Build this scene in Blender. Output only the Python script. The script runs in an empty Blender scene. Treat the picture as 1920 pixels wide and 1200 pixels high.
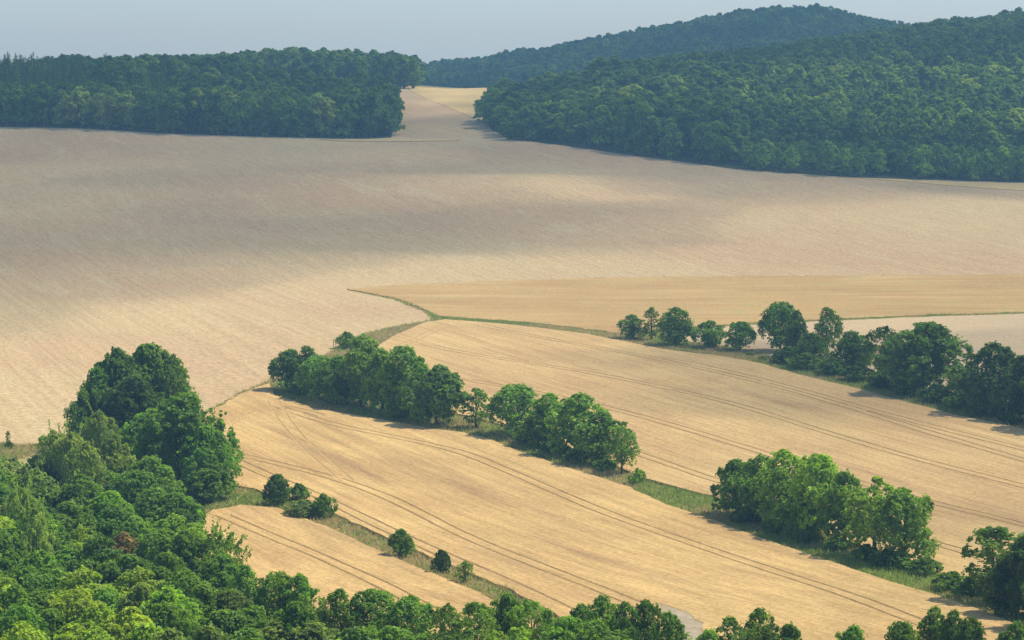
import bpy, math, random
import numpy as np
from mathutils import Vector, Matrix
from mathutils.geometry import delaunay_2d_cdt

SC = bpy.context.scene
R = math.radians
# ------------------------------------------------------------------ camera
HCAM, FPX, HORIZON = 70.0, 4500.0, 60.0
PITCH = math.atan((600 - HORIZON) / FPX)
cam_d = bpy.data.cameras.new('camera')
cam_d.lens = FPX / 1920 * 36.0
cam_d.sensor_width = 36.0
cam_d.clip_start, cam_d.clip_end = 1.0, 20000.0
cam = bpy.data.objects.new('camera', cam_d)
SC.collection.objects.link(cam)
cam.location = (0, 0, HCAM)
cam.rotation_euler = (math.pi / 2 - PITCH, 0, 0)
SC.camera = cam
# ------------------------------------------------------------------ sky, sun, exposure
SUN_EL, SUN_AZ = R(56), R(80)        # azimuth from +Y (away from the camera) towards +X
SUN_DIR = Vector((math.sin(SUN_AZ) * math.cos(SUN_EL), math.cos(SUN_AZ) * math.cos(SUN_EL), math.sin(SUN_EL)))
world = bpy.data.worlds.new('World')
SC.world = world
world.use_nodes = True
wn = world.node_tree
bg = wn.nodes['Background']
sky = wn.nodes.new('ShaderNodeTexSky')
sky.sky_type = 'NISHITA'
sky.sun_disc = False
sky.sun_elevation = SUN_EL
sky.sun_rotation = SUN_AZ
sky.air_density, sky.dust_density, sky.ozone_density = 1.0, 0.4, 2.5
wn.links.new(sky.outputs[0], bg.inputs[0])
bg.inputs[1].default_value = 0.13
sun_d = bpy.data.lights.new('sun', 'SUN')
sun_d.energy = 4.3
sun_d.angle = R(0.55)
sun_d.color = (1.0, 0.955, 0.88)
sun = bpy.data.objects.new('sun', sun_d)
SC.collection.objects.link(sun)
sun.rotation_euler = (-SUN_DIR).to_track_quat('-Z', 'Y').to_euler()
sun.location = (300, 600, 1500)
SC.view_settings.view_transform = 'Standard'
SC.view_settings.look = 'None'
SC.view_settings.exposure = 0.46
SC.view_settings.gamma = 1.0
SC.view_settings.use_curve_mapping = False
SC.cycles.max_bounces = 8
SC.cycles.diffuse_bounces = 4
SC.cycles.transmission_bounces = 4
SC.cycles.glossy_bounces = 1
SC.cycles.volume_bounces = 0
SC.cycles.transparent_max_bounces = 8
SC.cycles.use_denoising = True
SC.cycles.use_light_tree = False
HAZE_DENSITY = 0.00021
HAZE_COLOR = (0.36, 0.67, 0.93, 1)
COL = SC.collection

# ------------------------------------------------------------------ terrain height
_near = [
 (-300, 0, 66), (0, 0, 66), (300, 0, 66), (-150, 110, 30), (0, 110, 30), (150, 110, 30),
 (-150, 190, 13), (0, 190, 13), (150, 190, 13)]
_pts = list(_near)
def cp(px, y, z): _pts.append(((px - 960) / FPX * y, y, z))
for y, zs in {250: (7, 7, 7, 7, 7), 300: (4, 3.6, 3.3, 3, 3), 430: (1, .5, .2, .6, 1), 583: (2, .5, 0, 0, 0),
              700: (2.2, .2, -1.5, 0, 1), 830: (8, 7, 7.3, 6, 4.5), 980: (16.5, 17, 17.8, 17, 15),
              1090: (23, 24, 23.5, 24, 24)}.items():
    for px, z in zip((-200, 350, 930, 1500, 2100), zs): cp(px, y, z)
for px, y, z in [
 (-400, 1250, 38), (0, 1250, 39), (400, 1250, 38), (620, 1250, 32), (700, 1190, 27), (850, 1250, 31), (960, 1250, 30.5), (1060, 1250, 31), (1200, 1250, 33.5), (1550, 1250, 43), (1920, 1250, 49), (2300, 1250, 54),
 (-400, 1420, 36), (0, 1420, 37), (400, 1420, 37), (620, 1420, 37), (740, 1410, 36.2), (860, 1410, 36.6), (950, 1410, 37.5), (1020, 1400, 34.5), (1100, 1400, 34.5), (1300, 1400, 38.5), (1600, 1400, 50), (1920, 1400, 61), (2300, 1400, 66),
 (740, 1470, 37.5), (775, 1540, 37), (860, 1470, 35.6), (960, 1470, 36),
 (-400, 1600, 28), (100, 1600, 30), (420, 1560, 38), (560, 1560, 42), (680, 1560, 40), (760, 1560, 37), (880, 1600, 30), (1000, 1600, 33), (1200, 1600, 30), (1400, 1600, 38), (1600, 1600, 53), (1750, 1600, 58), (1920, 1600, 67), (2300, 1600, 72),
 (-400, 1900, 25), (300, 1900, 25), (700, 1900, 22), (860, 1900, 14), (1100, 1900, 22), (1300, 1900, 32), (1500, 1900, 42), (1700, 1900, 48), (1920, 1900, 60), (2300, 1900, 60),
 (300, 2300, 10), (600, 2300, 12), (790, 2300, 19), (900, 2300, 27), (1000, 2300, 34), (1100, 2300, 43.5), (1200, 2300, 52), (1300, 2300, 64), (1400, 2300, 72), (1500, 2300, 78), (1560, 2300, 76), (1620, 2300, 63), (1750, 2300, 52), (1920, 2300, 48), (2300, 2300, 48),
 (300, 2900, 5), (800, 2900, 10), (1200, 2900, 25), (1500, 2900, 35), (2000, 2900, 25)]:
    cp(px, y, z)
CP = np.array(_pts, float)
def _feat(x, y): return np.stack([x / 160.0, y / 220.0], -1)
def _phi(d2):
    return np.where(d2 > 1e-12, 0.5 * d2 * np.log(np.maximum(d2, 1e-12)), 0.0)
_A = _feat(CP[:, 0], CP[:, 1])
_K = _phi(((_A[:, None] - _A[None]) ** 2).sum(-1)) + np.eye(len(_A)) * 0.002
_P = np.hstack([np.ones((len(_A), 1)), _A])
_M = np.block([[_K, _P], [_P.T, np.zeros((3, 3))]])
_W = np.linalg.solve(_M, np.concatenate([CP[:, 2], np.zeros(3)]))
def tps(x, y):
    f = _feat(x, y)
    out = np.empty(len(x))
    for i in range(0, len(x), 20000):
        g = f[i:i + 20000]
        d2 = ((g[:, None] - _A[None]) ** 2).sum(-1)
        out[i:i + 20000] = _phi(d2) @ _W[:-3] + _W[-3] + g @ _W[-2:]
    return out
def vnoise(x, y, seed=0):      # smooth value noise, -1..1
    xi, yi = np.floor(x).astype(int), np.floor(y).astype(int)
    fx, fy = x - xi, y - yi
    fx, fy = fx * fx * (3 - 2 * fx), fy * fy * (3 - 2 * fy)
    def h(a, b):
        n = (a * 374761393 + b * 668265263 + seed * 1442695041) & 0x7fffffff
        n = ((n ^ (n >> 13)) * 1274126177) & 0x7fffffff
        return ((n ^ (n >> 16)) & 0xffff) / 32767.5 - 1
    return (h(xi, yi) * (1 - fx) + h(xi + 1, yi) * fx) * (1 - fy) + (h(xi, yi + 1) * (1 - fx) + h(xi + 1, yi + 1) * fx) * fy
GX0, GX1, GY0, GY1, GS = -1000, 1000, -100, 3000, 10.0
_gx = np.arange(GX0, GX1 + 1, GS); _gy = np.arange(GY0, GY1 + 1, GS)
_X, _Y = np.meshgrid(_gx, _gy)
_lim = 0.27 * np.maximum(_Y, 0) + 120
_Z = tps(np.clip(_X, -_lim, _lim).ravel(), np.clip(_Y, 0, 2850).ravel()).reshape(_X.shape)
_Z += 0.5 * vnoise(_X / 70, _Y / 90, 3) * np.clip((_Y - 620) / 200, 0.15, 1)
def hz(x, y):
    x = np.clip(np.asarray(x, float), GX0, GX1 - 1e-3); y = np.clip(np.asarray(y, float), GY0, GY1 - 1e-3)
    u, v = (x - GX0) / GS, (y - GY0) / GS
    i, j = np.minimum(u.astype(int), len(_gx) - 2), np.minimum(v.astype(int), len(_gy) - 2)
    a, b = u - i, v - j
    return (_Z[j, i] * (1 - a) + _Z[j, i + 1] * a) * (1 - b) + (_Z[j + 1, i] * (1 - a) + _Z[j + 1, i + 1] * a) * b
# camera ray helpers: where a line of sight meets the land (or a height above it)
_cp, _sp = math.cos(PITCH), math.sin(PITCH)
def ray(px, py):
    u, v = (px - 960) / FPX, -(py - 600) / FPX
    d = np.array([u, _cp + v * _sp, -_sp + v * _cp])
    return d / d[1]
_T = np.arange(130, 2900, 1.0)
def hit(px, py, h=0.0, tmin=130, tmax=2900):
    d = ray(px, py)
    t = _T[(_T >= tmin) & (_T <= tmax)]
    gap = HCAM + d[2] * t - (hz(d[0] * t, t) + h)
    k = np.where(gap <= 0)[0]
    i = k[0] if len(k) else int(np.argmin(gap))
    tt = t[i]
    if len(k) and i > 0:
        g0, g1 = gap[i - 1], gap[i]
        tt = t[i - 1] + (g0 / (g0 - g1 + 1e-9))
    return np.array([d[0] * tt, tt])
def hits(pts): return [tuple(hit(*p)) for p in pts]
def project(x, y, z):
    dz = z - HCAM
    f = y * _cp - dz * _sp
    return 960 + FPX * x / f, 600 - FPX * (y * _sp + dz * _cp) / f

# ------------------------------------------------------------------ materials
def new_mat(name):
    m = bpy.data.materials.new(name); m.use_nodes = True
    nt = m.node_tree; nt.nodes.clear()
    return m, nt, nt.nodes, nt.links
def noise(nt, coord, scale, detail=3, rough=.6, dist=0.0):
    n = nt.nodes.new('ShaderNodeTexNoise'); n.inputs['Scale'].default_value = scale
    n.inputs['Detail'].default_value = detail; n.inputs['Roughness'].default_value = rough
    n.inputs['Distortion'].default_value = dist
    nt.links.new(coord, n.inputs['Vector']); return n.outputs['Fac']
def mapr(nt, v, a, b, c, d):
    n = nt.nodes.new('ShaderNodeMapRange'); nt.links.new(v, n.inputs[0])
    for i, q in enumerate((a, b, c, d)): n.inputs[i + 1].default_value = q
    return n.outputs[0]
def mix(nt, f, a, b, mode='MIX'):
    n = nt.nodes.new('ShaderNodeMix'); n.data_type = 'RGBA'; n.blend_type = mode
    if isinstance(f, (int, float)): n.inputs[0].default_value = f
    else: nt.links.new(f, n.inputs[0])
    for k, v in ((6, a), (7, b)):
        if isinstance(v, tuple): n.inputs[k].default_value = (*v, 1)
        else: nt.links.new(v, n.inputs[k])
    return n.outputs[2]
def mapping(nt, scale=(1, 1, 1), rot=0.0):
    t = nt.nodes.new('ShaderNodeNewGeometry')
    m = nt.nodes.new('ShaderNodeMapping'); m.vector_type = 'TEXTURE'
    nt.links.new(t.outputs['Position'], m.inputs[0])
    m.inputs['Rotation'].default_value = (0, 0, rot)
    m.inputs['Scale'].default_value = scale
    return m.outputs[0]
def field_mat(name, base, alt, third, rot, stretch, grain, bump, big=60.0, alt_rng=(.42, .62), third_rng=(.55, .7), fine=(.82, 1.18), streak=0.0, green=None, tmax=.9, sm=(.9, 26)):
    m, nt, N, L = new_mat(name)
    iso = mapping(nt)
    ori = mapping(nt, (1, stretch, 1), rot)          # long axis along Y rotated by rot
    c = mix(nt, mapr(nt, noise(nt, iso, 1 / big, 4, .55), *alt_rng, 0, 1), base, alt)
    c = mix(nt, mapr(nt, noise(nt, mapping(nt, (9, 9 * stretch, 9), rot), 1, 3, .6, .4), *third_rng, 0, tmax), c, third)
    if green: c = mix(nt, mapr(nt, noise(nt, iso, 1 / 17, 4, .7), .56, .72, 0, .75), c, green)
    f = mapr(nt, noise(nt, iso, grain, 3, .75), .3, .7, *fine)
    cm = N.new('ShaderNodeCombineColor')
    for i in range(3): L.new(f, cm.inputs[i])
    c = mix(nt, 1.0, c, cm.outputs[0], 'MULTIPLY')
    if streak:
        s = mapr(nt, noise(nt, mapping(nt, (*sm, 1), rot), 1, 3, .65), .35, .65, 1 - streak, 1 + streak)
        c2 = N.new('ShaderNodeCombineColor')
        for i in range(3): L.new(s, c2.inputs[i])
        c = mix(nt, 1.0, c, c2.outputs[0], 'MULTIPLY')
    b = N.new('ShaderNodeBsdfDiffuse'); b.inputs['Roughness'].default_value = .9
    L.new(c, b.inputs[0])
    bp = N.new('ShaderNodeBump'); bp.inputs['Strength'].default_value = bump; bp.inputs['Distance'].default_value = .35
    L.new(noise(nt, ori, grain * .8, 4, .75), bp.inputs['Height']); L.new(bp.outputs[0], b.inputs['Normal'])
    o = N.new('ShaderNodeOutputMaterial'); L.new(b.outputs[0], o.inputs[0])
    return m
ROT = R(24)
M = {}
M['tilled'] = field_mat('tilled_stubble', (.56, .395, .19), (.535, .348, .175), (.58, .435, .22), R(20), 7, 1.0, .8, 130, streak=.065, fine=(.74, 1.26), tmax=.6, sm=(1.6, 110))
M['wheat'] = field_mat('ripe_wheat', (.63, .41, .155), (.54, .335, .13), (.44, .27, .115), ROT, 9, 1.7, .7, 28, streak=.13, fine=(.76, 1.24), sm=(1.3, 45))
M['wheat_pale'] = field_mat('ripe_wheat_pale', (.62, .41, .165), (.555, .35, .145), (.48, .30, .13), ROT, 9, 1.7, .7, 30, streak=.11, fine=(.76, 1.24), sm=(1.3, 45))
M['barley'] = field_mat('brown_barley', (.55, .35, .135), (.50, .31, .12), (.60, .41, .17), R(88), 6, 1.2, .7, 40, streak=.10, sm=(1.5, 60), green=(.42, .37, .14))
M['stubble'] = field_mat('cut_stubble', (.62, .44, .23), (.57, .41, .22), (.66, .48, .26), R(80), 7, 1.2, .5, 50)
M['gold'] = field_mat('golden_strip', (.66, .46, .17), (.58, .40, .17), (.50, .36, .14), R(70), 5, .9, .5, 30)
M['grass'] = field_mat('rough_grass', (.25, .27, .07), (.44, .35, .14), (.17, .22, .05), ROT, 3, 1.5, .8, 9)
M['soil'] = field_mat('bare_soil', (.50, .39, .24), (.43, .33, .19), (.54, .43, .28), ROT, 3, 2.0, .8, 7)
M['floor'] = field_mat('forest_floor', (.07, .075, .03), (.09, .08, .04), (.05, .06, .025), 0, 1, .8, .5, 12)
M['trodden'] = field_mat('trodden_straw', (.53, .345, .135), (.47, .30, .12), (.58, .38, .15), ROT, 5, 2.0, .6, 12)

def leaf_mat(name, far=False):
    m, nt, N, L = new_mat(name)
    at = N.new('ShaderNodeAttribute'); at.attribute_name = 'tint'
    oi = N.new('ShaderNodeObjectInfo')
    if far:
        n1 = N.new('ShaderNodeTexNoise'); n1.inputs['Scale'].default_value = .012; n1.inputs['Detail'].default_value = 3
        L.new(oi.outputs['Location'], n1.inputs['Vector'])
        add = N.new('ShaderNodeMath'); add.operation = 'MULTIPLY_ADD'
        L.new(oi.outputs['Random'], add.inputs[0]); add.inputs[1].default_value = .6
        L.new(mapr(nt, n1.outputs['Fac'], .35, .65, -.12, .42), add.inputs[2])
        cr = N.new('ShaderNodeValToRGB'); L.new(add.outputs[0], cr.inputs[0])
        e = cr.color_ramp.elements
        e[0].position = 0; e[0].color = (.070, .130, .026, 1)
        e[1].position = 1; e[1].color = (.30, .36, .07, 1)
        q = e.new(.45); q.color = (.110, .195, .034, 1)
        q = e.new(.75); q.color = (.180, .265, .046, 1)
        base = cr.outputs[0]
    else:
        base = oi.outputs['Color']
    f = mapr(nt, at.outputs['Fac'], 0, 1, .62, 1.42)
    cm = N.new('ShaderNodeCombineColor')
    for i in range(3): L.new(f, cm.inputs[i])
    c = mix(nt, 1.0, base, cm.outputs[0], 'MULTIPLY')
    # a few leaves yellower than their neighbours
    c = mix(nt, mapr(nt, at.outputs['Fac'], .55, 1.0, 0, .35), c, mix(nt, 1.0, c, (1.45, 1.12, .7), 'MULTIPLY'))
    d = N.new('ShaderNodeBsdfDiffuse'); L.new(c, d.inputs[0])
    t = N.new('ShaderNodeBsdfTranslucent'); L.new(mix(nt, 1.0, c, (1.6, 1.6, .5), 'MULTIPLY'), t.inputs[0])
    ms = N.new('ShaderNodeMixShader'); ms.inputs[0].default_value = .5
    L.new(d.outputs[0], ms.inputs[1]); L.new(t.outputs[0], ms.inputs[2])
    out = ms.outputs[0]
    if not far:
        g = N.new('ShaderNodeBsdfGlossy'); g.inputs['Roughness'].default_value = .5; g.inputs[0].default_value = (.9, .95, 1, 1)
        m2 = N.new('ShaderNodeMixShader'); m2.inputs[0].default_value = .014
        L.new(out, m2.inputs[1]); L.new(g.outputs[0], m2.inputs[2]); out = m2.outputs[0]
    o = N.new('ShaderNodeOutputMaterial'); L.new(out, o.inputs[0])
    return m
M['leaf'] = leaf_mat('leaf')
M['leaf_far'] = leaf_mat('leaf_of_far_wood', True)
def plain(name, c, c2, scale=3.0):
    m, nt, N, L = new_mat(name)
    b = N.new('ShaderNodeBsdfDiffuse')
    L.new(mix(nt, noise(nt, mapping(nt), scale, 3), c, c2), b.inputs[0])
    o = N.new('ShaderNodeOutputMaterial'); L.new(b.outputs[0], o.inputs[0]); return m
def blade(name, c, c2, scale):
    m = plain(name, c, c2, scale); nt = m.node_tree; N, L = nt.nodes, nt.links
    d = [n for n in N if n.type == 'BSDF_DIFFUSE'][0]; o = [n for n in N if n.type == 'OUTPUT_MATERIAL'][0]
    t = N.new('ShaderNodeBsdfTranslucent'); L.new(d.inputs[0].links[0].from_socket, t.inputs[0])
    ms = N.new('ShaderNodeMixShader'); ms.inputs[0].default_value = .5
    L.new(d.outputs[0], ms.inputs[1]); L.new(t.outputs[0], ms.inputs[2]); L.new(ms.outputs[0], o.inputs[0]); return m
M['bark'] = plain('bark', (.085, .065, .045), (.15, .12, .09))
M['blade_green'] = blade('grass_blade', (.24, .33, .055), (.38, .42, .10), .25)
M['blade_dry'] = blade('dry_grass_blade', (.62, .47, .20), (.46, .39, .15), .25)
M['straw'] = blade('straw', (.62, .42, .17), (.72, .50, .22), .9)
M['straw_dark'] = blade('straw_dark', (.50, .33, .13), (.58, .39, .165), .9)
M['barley_tuft'] = blade('barley_tuft', (.55, .38, .15), (.50, .40, .17), .1)
M['wood_post'] = plain('weathered_wood', (.22, .19, .15), (.32, .28, .22), 6)
m, nt, N, L = new_mat('haze_air')
v = N.new('ShaderNodeVolumePrincipled'); v.inputs['Density'].default_value = HAZE_DENSITY
v.inputs['Color'].default_value = HAZE_COLOR; v.inputs['Anisotropy'].default_value = 0.0
o = N.new('ShaderNodeOutputMaterial'); L.new(v.outputs[0], o.inputs['Volume']); M['haze'] = m
m, nt, N, L = new_mat('cloud_vapour')
v = N.new('ShaderNodeVolumeScatter'); v.inputs['Density'].default_value = 0.0046
v.inputs['Color'].default_value = (1, 1, 1, 1); v.inputs['Anisotropy'].default_value = .3
o = N.new('ShaderNodeOutputMaterial'); L.new(v.outputs[0], o.inputs['Volume']); M['cloud'] = m

# ------------------------------------------------------------------ mesh helpers
def mesh_np(name, verts, faces, mats, mat_idx=None, tint=None, smooth=False):
    """verts (n,3); faces (m,k) with equal k"""
    me = bpy.data.meshes.new(name)
    verts = np.asarray(verts, np.float32); faces = np.asarray(faces, np.int32)
    nf, k = faces.shape
    me.vertices.add(len(verts)); me.vertices.foreach_set('co', verts.ravel())
    me.loops.add(nf * k); me.loops.foreach_set('vertex_index', faces.ravel())
    me.polygons.add(nf); me.polygons.foreach_set('loop_start', np.arange(0, nf * k, k, dtype=np.int32))
    for mt in mats: me.materials.append(mt)
    if mat_idx is not None: me.polygons.foreach_set('material_index', np.asarray(mat_idx, np.int32))
    me.polygons.foreach_set('use_smooth', np.full(nf, smooth))
    me.update(calc_edges=True)
    if tint is not None:
        a = me.attributes.new('tint', 'FLOAT', 'FACE'); a.data.foreach_set('value', np.asarray(tint, np.float32))
    return me
def link(name, me, kind=None, parent=None):
    o = bpy.data.objects.new(name, me); COL.objects.link(o)
    if kind: o['kind'] = kind
    if parent: o.parent = parent
    return o
def inside(poly, x, y):
    poly = np.asarray(poly); r = np.zeros(len(x), bool); j = len(poly) - 1
    for i in range(len(poly)):
        xi, yi = poly[i]; xj, yj = poly[j]
        c = ((yi > y) != (yj > y)) & (x < (xj - xi) * (y - yi) / (yj - yi + 1e-12) + xi)
        r ^= c; j = i
    return r
def poly_dist(poly, x, y):
    d = np.full(len(x), 1e9); n = len(poly)
    for i in range(n):
        ax, ay = poly[i]; bx, by = poly[(i + 1) % n]
        t = np.clip(((x - ax) * (bx - ax) + (y - ay) * (by - ay)) / ((bx - ax) ** 2 + (by - ay) ** 2 + 1e-9), 0, 1)
        d = np.minimum(d, np.hypot(x - ax - t * (bx - ax), y - ay - t * (by - ay)))
    return d
def dense(pts, step, wob=0.0, seed=0):
    out = []; rr = random.Random(seed)
    for (ax, ay), (bx, by) in zip(pts[:-1], pts[1:]):
        n = max(1, int(math.hypot(bx - ax, by - ay) / step))
        for k in range(n):
            out.append((ax + (bx - ax) * k / n + rr.uniform(-wob, wob), ay + (by - ay) * k / n + rr.uniform(-wob, wob)))
    out.append(pts[-1]); return out
def smooth_line(pts, it=2):
    for _ in range(it):
        q = [pts[0]]
        for a, b in zip(pts[:-1], pts[1:]):
            q += [(a[0] * .75 + b[0] * .25, a[1] * .75 + b[1] * .25), (a[0] * .25 + b[0] * .75, a[1] * .25 + b[1] * .75)]
        pts = q + [pts[-1]]
    return pts

# ------------------------------------------------------------------ regions, traced along sight lines and stored in metres
L_far = lambda px, y: ((px - 960) / FPX * y, y)
left_wood_edge = hits([(-420, 234), (-150, 235), (0, 238), (130, 240), (300, 250), (520, 257), (700, 260), (733, 258)])
corr_left = hits([(738, 245), (733, 215), (724, 185)]) + [L_far(722, 1400)]
corr_right = [L_far(945, 1400)] + hits([(925, 182), (905, 200), (905, 225), (925, 245), (960, 262)])
right_wood_edge = hits([(1050, 272), (1160, 288), (1270, 302), (1360, 315), (1450, 323), (1600, 333), (1750, 337), (1920, 342), (2100, 347), (2400, 352)])
A_low = hits([(-700, 832), (-300, 832), (0, 832), (80, 836), (150, 842), (250, 850), (330, 800), (400, 768), (450, 738), (500, 716), (560, 698), (620, 660), (660, 636), (700, 622), (760, 610), (812, 601), (800, 586), (740, 562), (650, 543)])
B_top = hits([(650, 543), (720, 538), (800, 534), (950, 527), (1120, 523), (1300, 520), (1700, 518), (1920, 517), (2150, 515), (2500, 514)])
P = {}
P['tilled'] = A_low + B_top[1:] + right_wood_edge[::-1] + corr_right[::-1] + [L_far(955, 1500), L_far(715, 1500)] + corr_left[::-1] + left_wood_edge[::-1]
B_low = hits([(2500, 560), (2150, 578), (1920, 587), (1750, 592), (1560, 600), (1400, 608), (1300, 616), (1220, 622), (1160, 627), (1100, 619), (1000, 607), (900, 600), (825, 595), (796, 582), (742, 560)])
P['barley'] = B_top + B_low
P['stubble'] = hits([(1300, 618), (1400, 610), (1560, 602), (1750, 594), (1920, 589), (2150, 580), (2500, 562), (2500, 900), (2150, 835), (1920, 783), (1750, 740), (1600, 705), (1500, 685), (1430, 664), (1360, 652), (1280, 640)])
P['wheat_right'] = hits([(835, 602), (900, 606), (1000, 616), (1100, 629), (1160, 641), (1250, 659), (1350, 671), (1430, 685), (1500, 706), (1600, 730), (1700, 757), (1800, 784), (1920, 808), (2150, 860), (2300, 1300), (1990, 1190), (1850, 1122), (1760, 1083), (1650, 1040), (1500, 985), (1400, 962), (1340, 935), (1270, 918), (1200, 898), (1130, 868), (1000, 815), (900, 790), (860, 780), (780, 735), (700, 690), (690, 662), (740, 632), (800, 606)])
P['wheat_mid'] = hits([(395, 775), (450, 743), (505, 722), (516, 745), (600, 771), (700, 788), (800, 806), (870, 815), (920, 828), (960, 845), (1030, 870), (1100, 892), (1180, 918), (1250, 950), (1350, 985), (1450, 1022), (1550, 1056), (1650, 1090), (1750, 1120), (1850, 1153), (1900, 1175), (1990, 1215), (2050, 1330), (1180, 1330), (1130, 1220), (1040, 1155), (960, 1113), (900, 1087), (850, 1067), (780, 1037), (700, 1002), (625, 967), (560, 945), (500, 930), (480, 922), (430, 912), (390, 905), (350, 860), (360, 810)])
P['wheat_small'] = hits([(340, 998), (365, 982), (400, 961), (450, 951), (520, 957), (580, 980), (640, 1004), (700, 1033), (760, 1060), (830, 1088), (900, 1119), (940, 1138), (1000, 1175), (1060, 1240), (1080, 1330), (560, 1330), (480, 1200), (380, 1080)])
P['soil'] = hits([(1226, 1134), (1258, 1146), (1296, 1158), (1318, 1176), (1345, 1230), (1300, 1240), (1268, 1190), (1240, 1160)])
P['far_wheat'] = hits([(778, 174), (800, 186), (850, 205), (880, 218), (905, 229)]) + [corr_right[3], corr_right[2], corr_right[1], L_far(948, 1400), L_far(955, 1490), L_far(765, 1490), L_far(772, 1400)]
P['edge_strip'] = hits([(600, 262), (700, 262), (733, 260), (850, 262), (862, 264), (760, 266), (640, 265)])
P['gold_strip'] = hits([(1570, 333), (1750, 339), (1920, 344), (2100, 349), (2400, 356), (2400, 376), (2100, 366), (1920, 358), (1780, 348), (1660, 338)])
P['left_meadow'] = hits([(-400, 832), (0, 832), (130, 838), (150, 870), (60, 905), (-400, 905)])
P['wood_left'] = left_wood_edge + corr_left + [L_far(722, 1428), L_far(776, 1432), L_far(780, 1500), L_far(770, 1570), L_far(720, 1640), L_far(-500, 1750)]
P['wood_right'] = [L_far(1150, 1480), L_far(1060, 1400), L_far(965, 1270)] + corr_right[2:] + right_wood_edge + [L_far(2500, 1800), L_far(1500, 1830), L_far(1300, 1830), L_far(1200, 1600)]
P['wood_hill'] = [L_far(700, 1960), L_far(2050, 1960), L_far(2050, 2460), L_far(700, 2460)]
P['near_wood'] = hits([(-300, 880), (0, 868), (100, 850), (260, 850), (350, 850), (360, 900), (400, 940), (375, 965), (340, 1000), (385, 1080), (480, 1160), (520, 1260)]) + [(70, 170), (-120, 170)]

# tramlines: pairs of wheel tracks pressed into the crop
TRAM = {
 'wheat_mid': [
  [(400, 846), (480, 864), (600, 893), (700, 925), (780, 962), (870, 1010), (1000, 1062), (1130, 1112), (1225, 1152), (1290, 1200)],
  [(528, 768), (620, 800), (760, 827), (870, 852), (960, 890), (1050, 930), (1150, 972), (1300, 1024), (1450, 1076), (1600, 1124), (1740, 1180)],
  [(512, 755), (535, 795), (565, 830), (600, 862), (650, 905)],
  [(425, 800), (470, 770), (530, 764), (600, 782)],
  [(430, 862), (500, 895), (600, 935), (700, 985), (820, 1040), (960, 1100), (1060, 1150)],
  ],
 'wheat_right': [
  [(800, 650), (880, 667), (1000, 685), (1130, 706), (1350, 752), (1550, 815), (1700, 860), (1920, 916), (2100, 965)],
  [(1230, 672), (1330, 692), (1450, 720), (1700, 792), (1920, 846), (2100, 895)],
  [(880, 716), (1000, 738), (1150, 770), (1300, 812), (1440, 856), (1700, 936), (1920, 988), (2100, 1040)],
  [(1080, 815), (1200, 856), (1340, 905), (1500, 950), (1740, 1020), (1850, 1052), (1990, 1110)],
  [(835, 612), (800, 630), (745, 655)],
  [(900, 612), (1000, 634), (1150, 660), (1300, 690), (1500, 738), (1750, 818), (2000, 890)]],
 'wheat_small': [
  [(420, 972), (490, 1003), (600, 1048), (700, 1094), (770, 1130), (860, 1180)]],
}
# ------------------------------------------------------------------ ground mesh (one triangulation, cut into its fields)
cv, ce, sink = [], [], {}
def add_line(pts, closed=False, s=None):
    i0 = len(cv)
    cv.extend(pts)
    for k in range(len(pts) - 1): ce.append((i0 + k, i0 + k + 1))
    if closed: ce.append((i0 + len(pts) - 1, i0))
    if s is not None:
        for k in range(len(pts)): sink[(round(pts[k][0], 3), round(pts[k][1], 3))] = s
    return i0
order = ['near_wood', 'wood_left', 'wood_right', 'wood_hill', 'left_meadow', 'tilled', 'barley', 'stubble', 'wheat_right', 'wheat_mid', 'wheat_small', 'soil', 'far_wheat', 'edge_strip', 'gold_strip']
for k_, nme in enumerate(order):
    pp = P[nme]; 
    crop = nme in ('wheat_right', 'wheat_mid', 'wheat_small', 'barley', 'stubble', 'soil', 'edge_strip', 'gold_strip')
    pp = dense(pp + [pp[0]], 2.5 if crop else 14, .22 if nme.startswith('wheat') else (.5 if crop else 0), k_)[:-1]
    P[nme] = pp
    if nme not in ('wood_hill',): add_line(pp, True)
grooves = {}
for fld, lines in TRAM.items():
    for ln in lines:
        w = smooth_line(hits(ln), 2)
        w = dense(w, 2.2)
        w = np.array(w); d = np.gradient(w, axis=0); d /= np.linalg.norm(d, axis=1)[:, None] + 1e-9
        nrm = np.stack([-d[:, 1], d[:, 0]], 1)
        for side in (-1.0, 1.0):
            wig = .10 * vnoise(np.arange(len(w)) * .35, np.full(len(w), side * 7.3), 5)[:, None]
            c = w + nrm * (side + wig)
            ok = inside(P[fld], c[:, 0], c[:, 1]) & (poly_dist(P[fld], c[:, 0], c[:, 1]) > 1.0)
            idx = np.where(ok)[0]
            if len(idx) < 3: continue
            seg = slice(idx[0], idx[-1] + 1)
            dep = .35 if len(ln) <= 5 and ln[0][1] in (755, 612) else .85
            for off, s in ((-.22, 0.0), (0.0, dep), (.22, 0.0)):
                q = [tuple(map(float, p)) for p in (c + nrm * off)[seg]]
                add_line(q, False, s)
            grooves.setdefault(fld, []).append(c[seg])
rng = np.random.default_rng(4)
def grid_pts(y0, y1, s, wf, wp):
    out = []
    for y in np.arange(y0, y1, s):
        w = wf * y + wp
        xs = np.arange(-w, w, s) + rng.uniform(-.3, .3) * s
        out.append(np.stack([xs + rng.uniform(-.25, .25, len(xs)) * s, np.full(len(xs), y) + rng.uniform(-.25, .25, len(xs)) * s], 1))
    return np.concatenate(out)
gp = np.concatenate([grid_pts(-60, 200, 14, .1, 300), grid_pts(205, 640, 3.6, .24, 25), grid_pts(642, 1500, 8, .25, 60), grid_pts(1510, 2990, 26, .27, 120),
                     grid_pts(-3000, 4100, 400, 0.0, 3600)])
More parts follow.
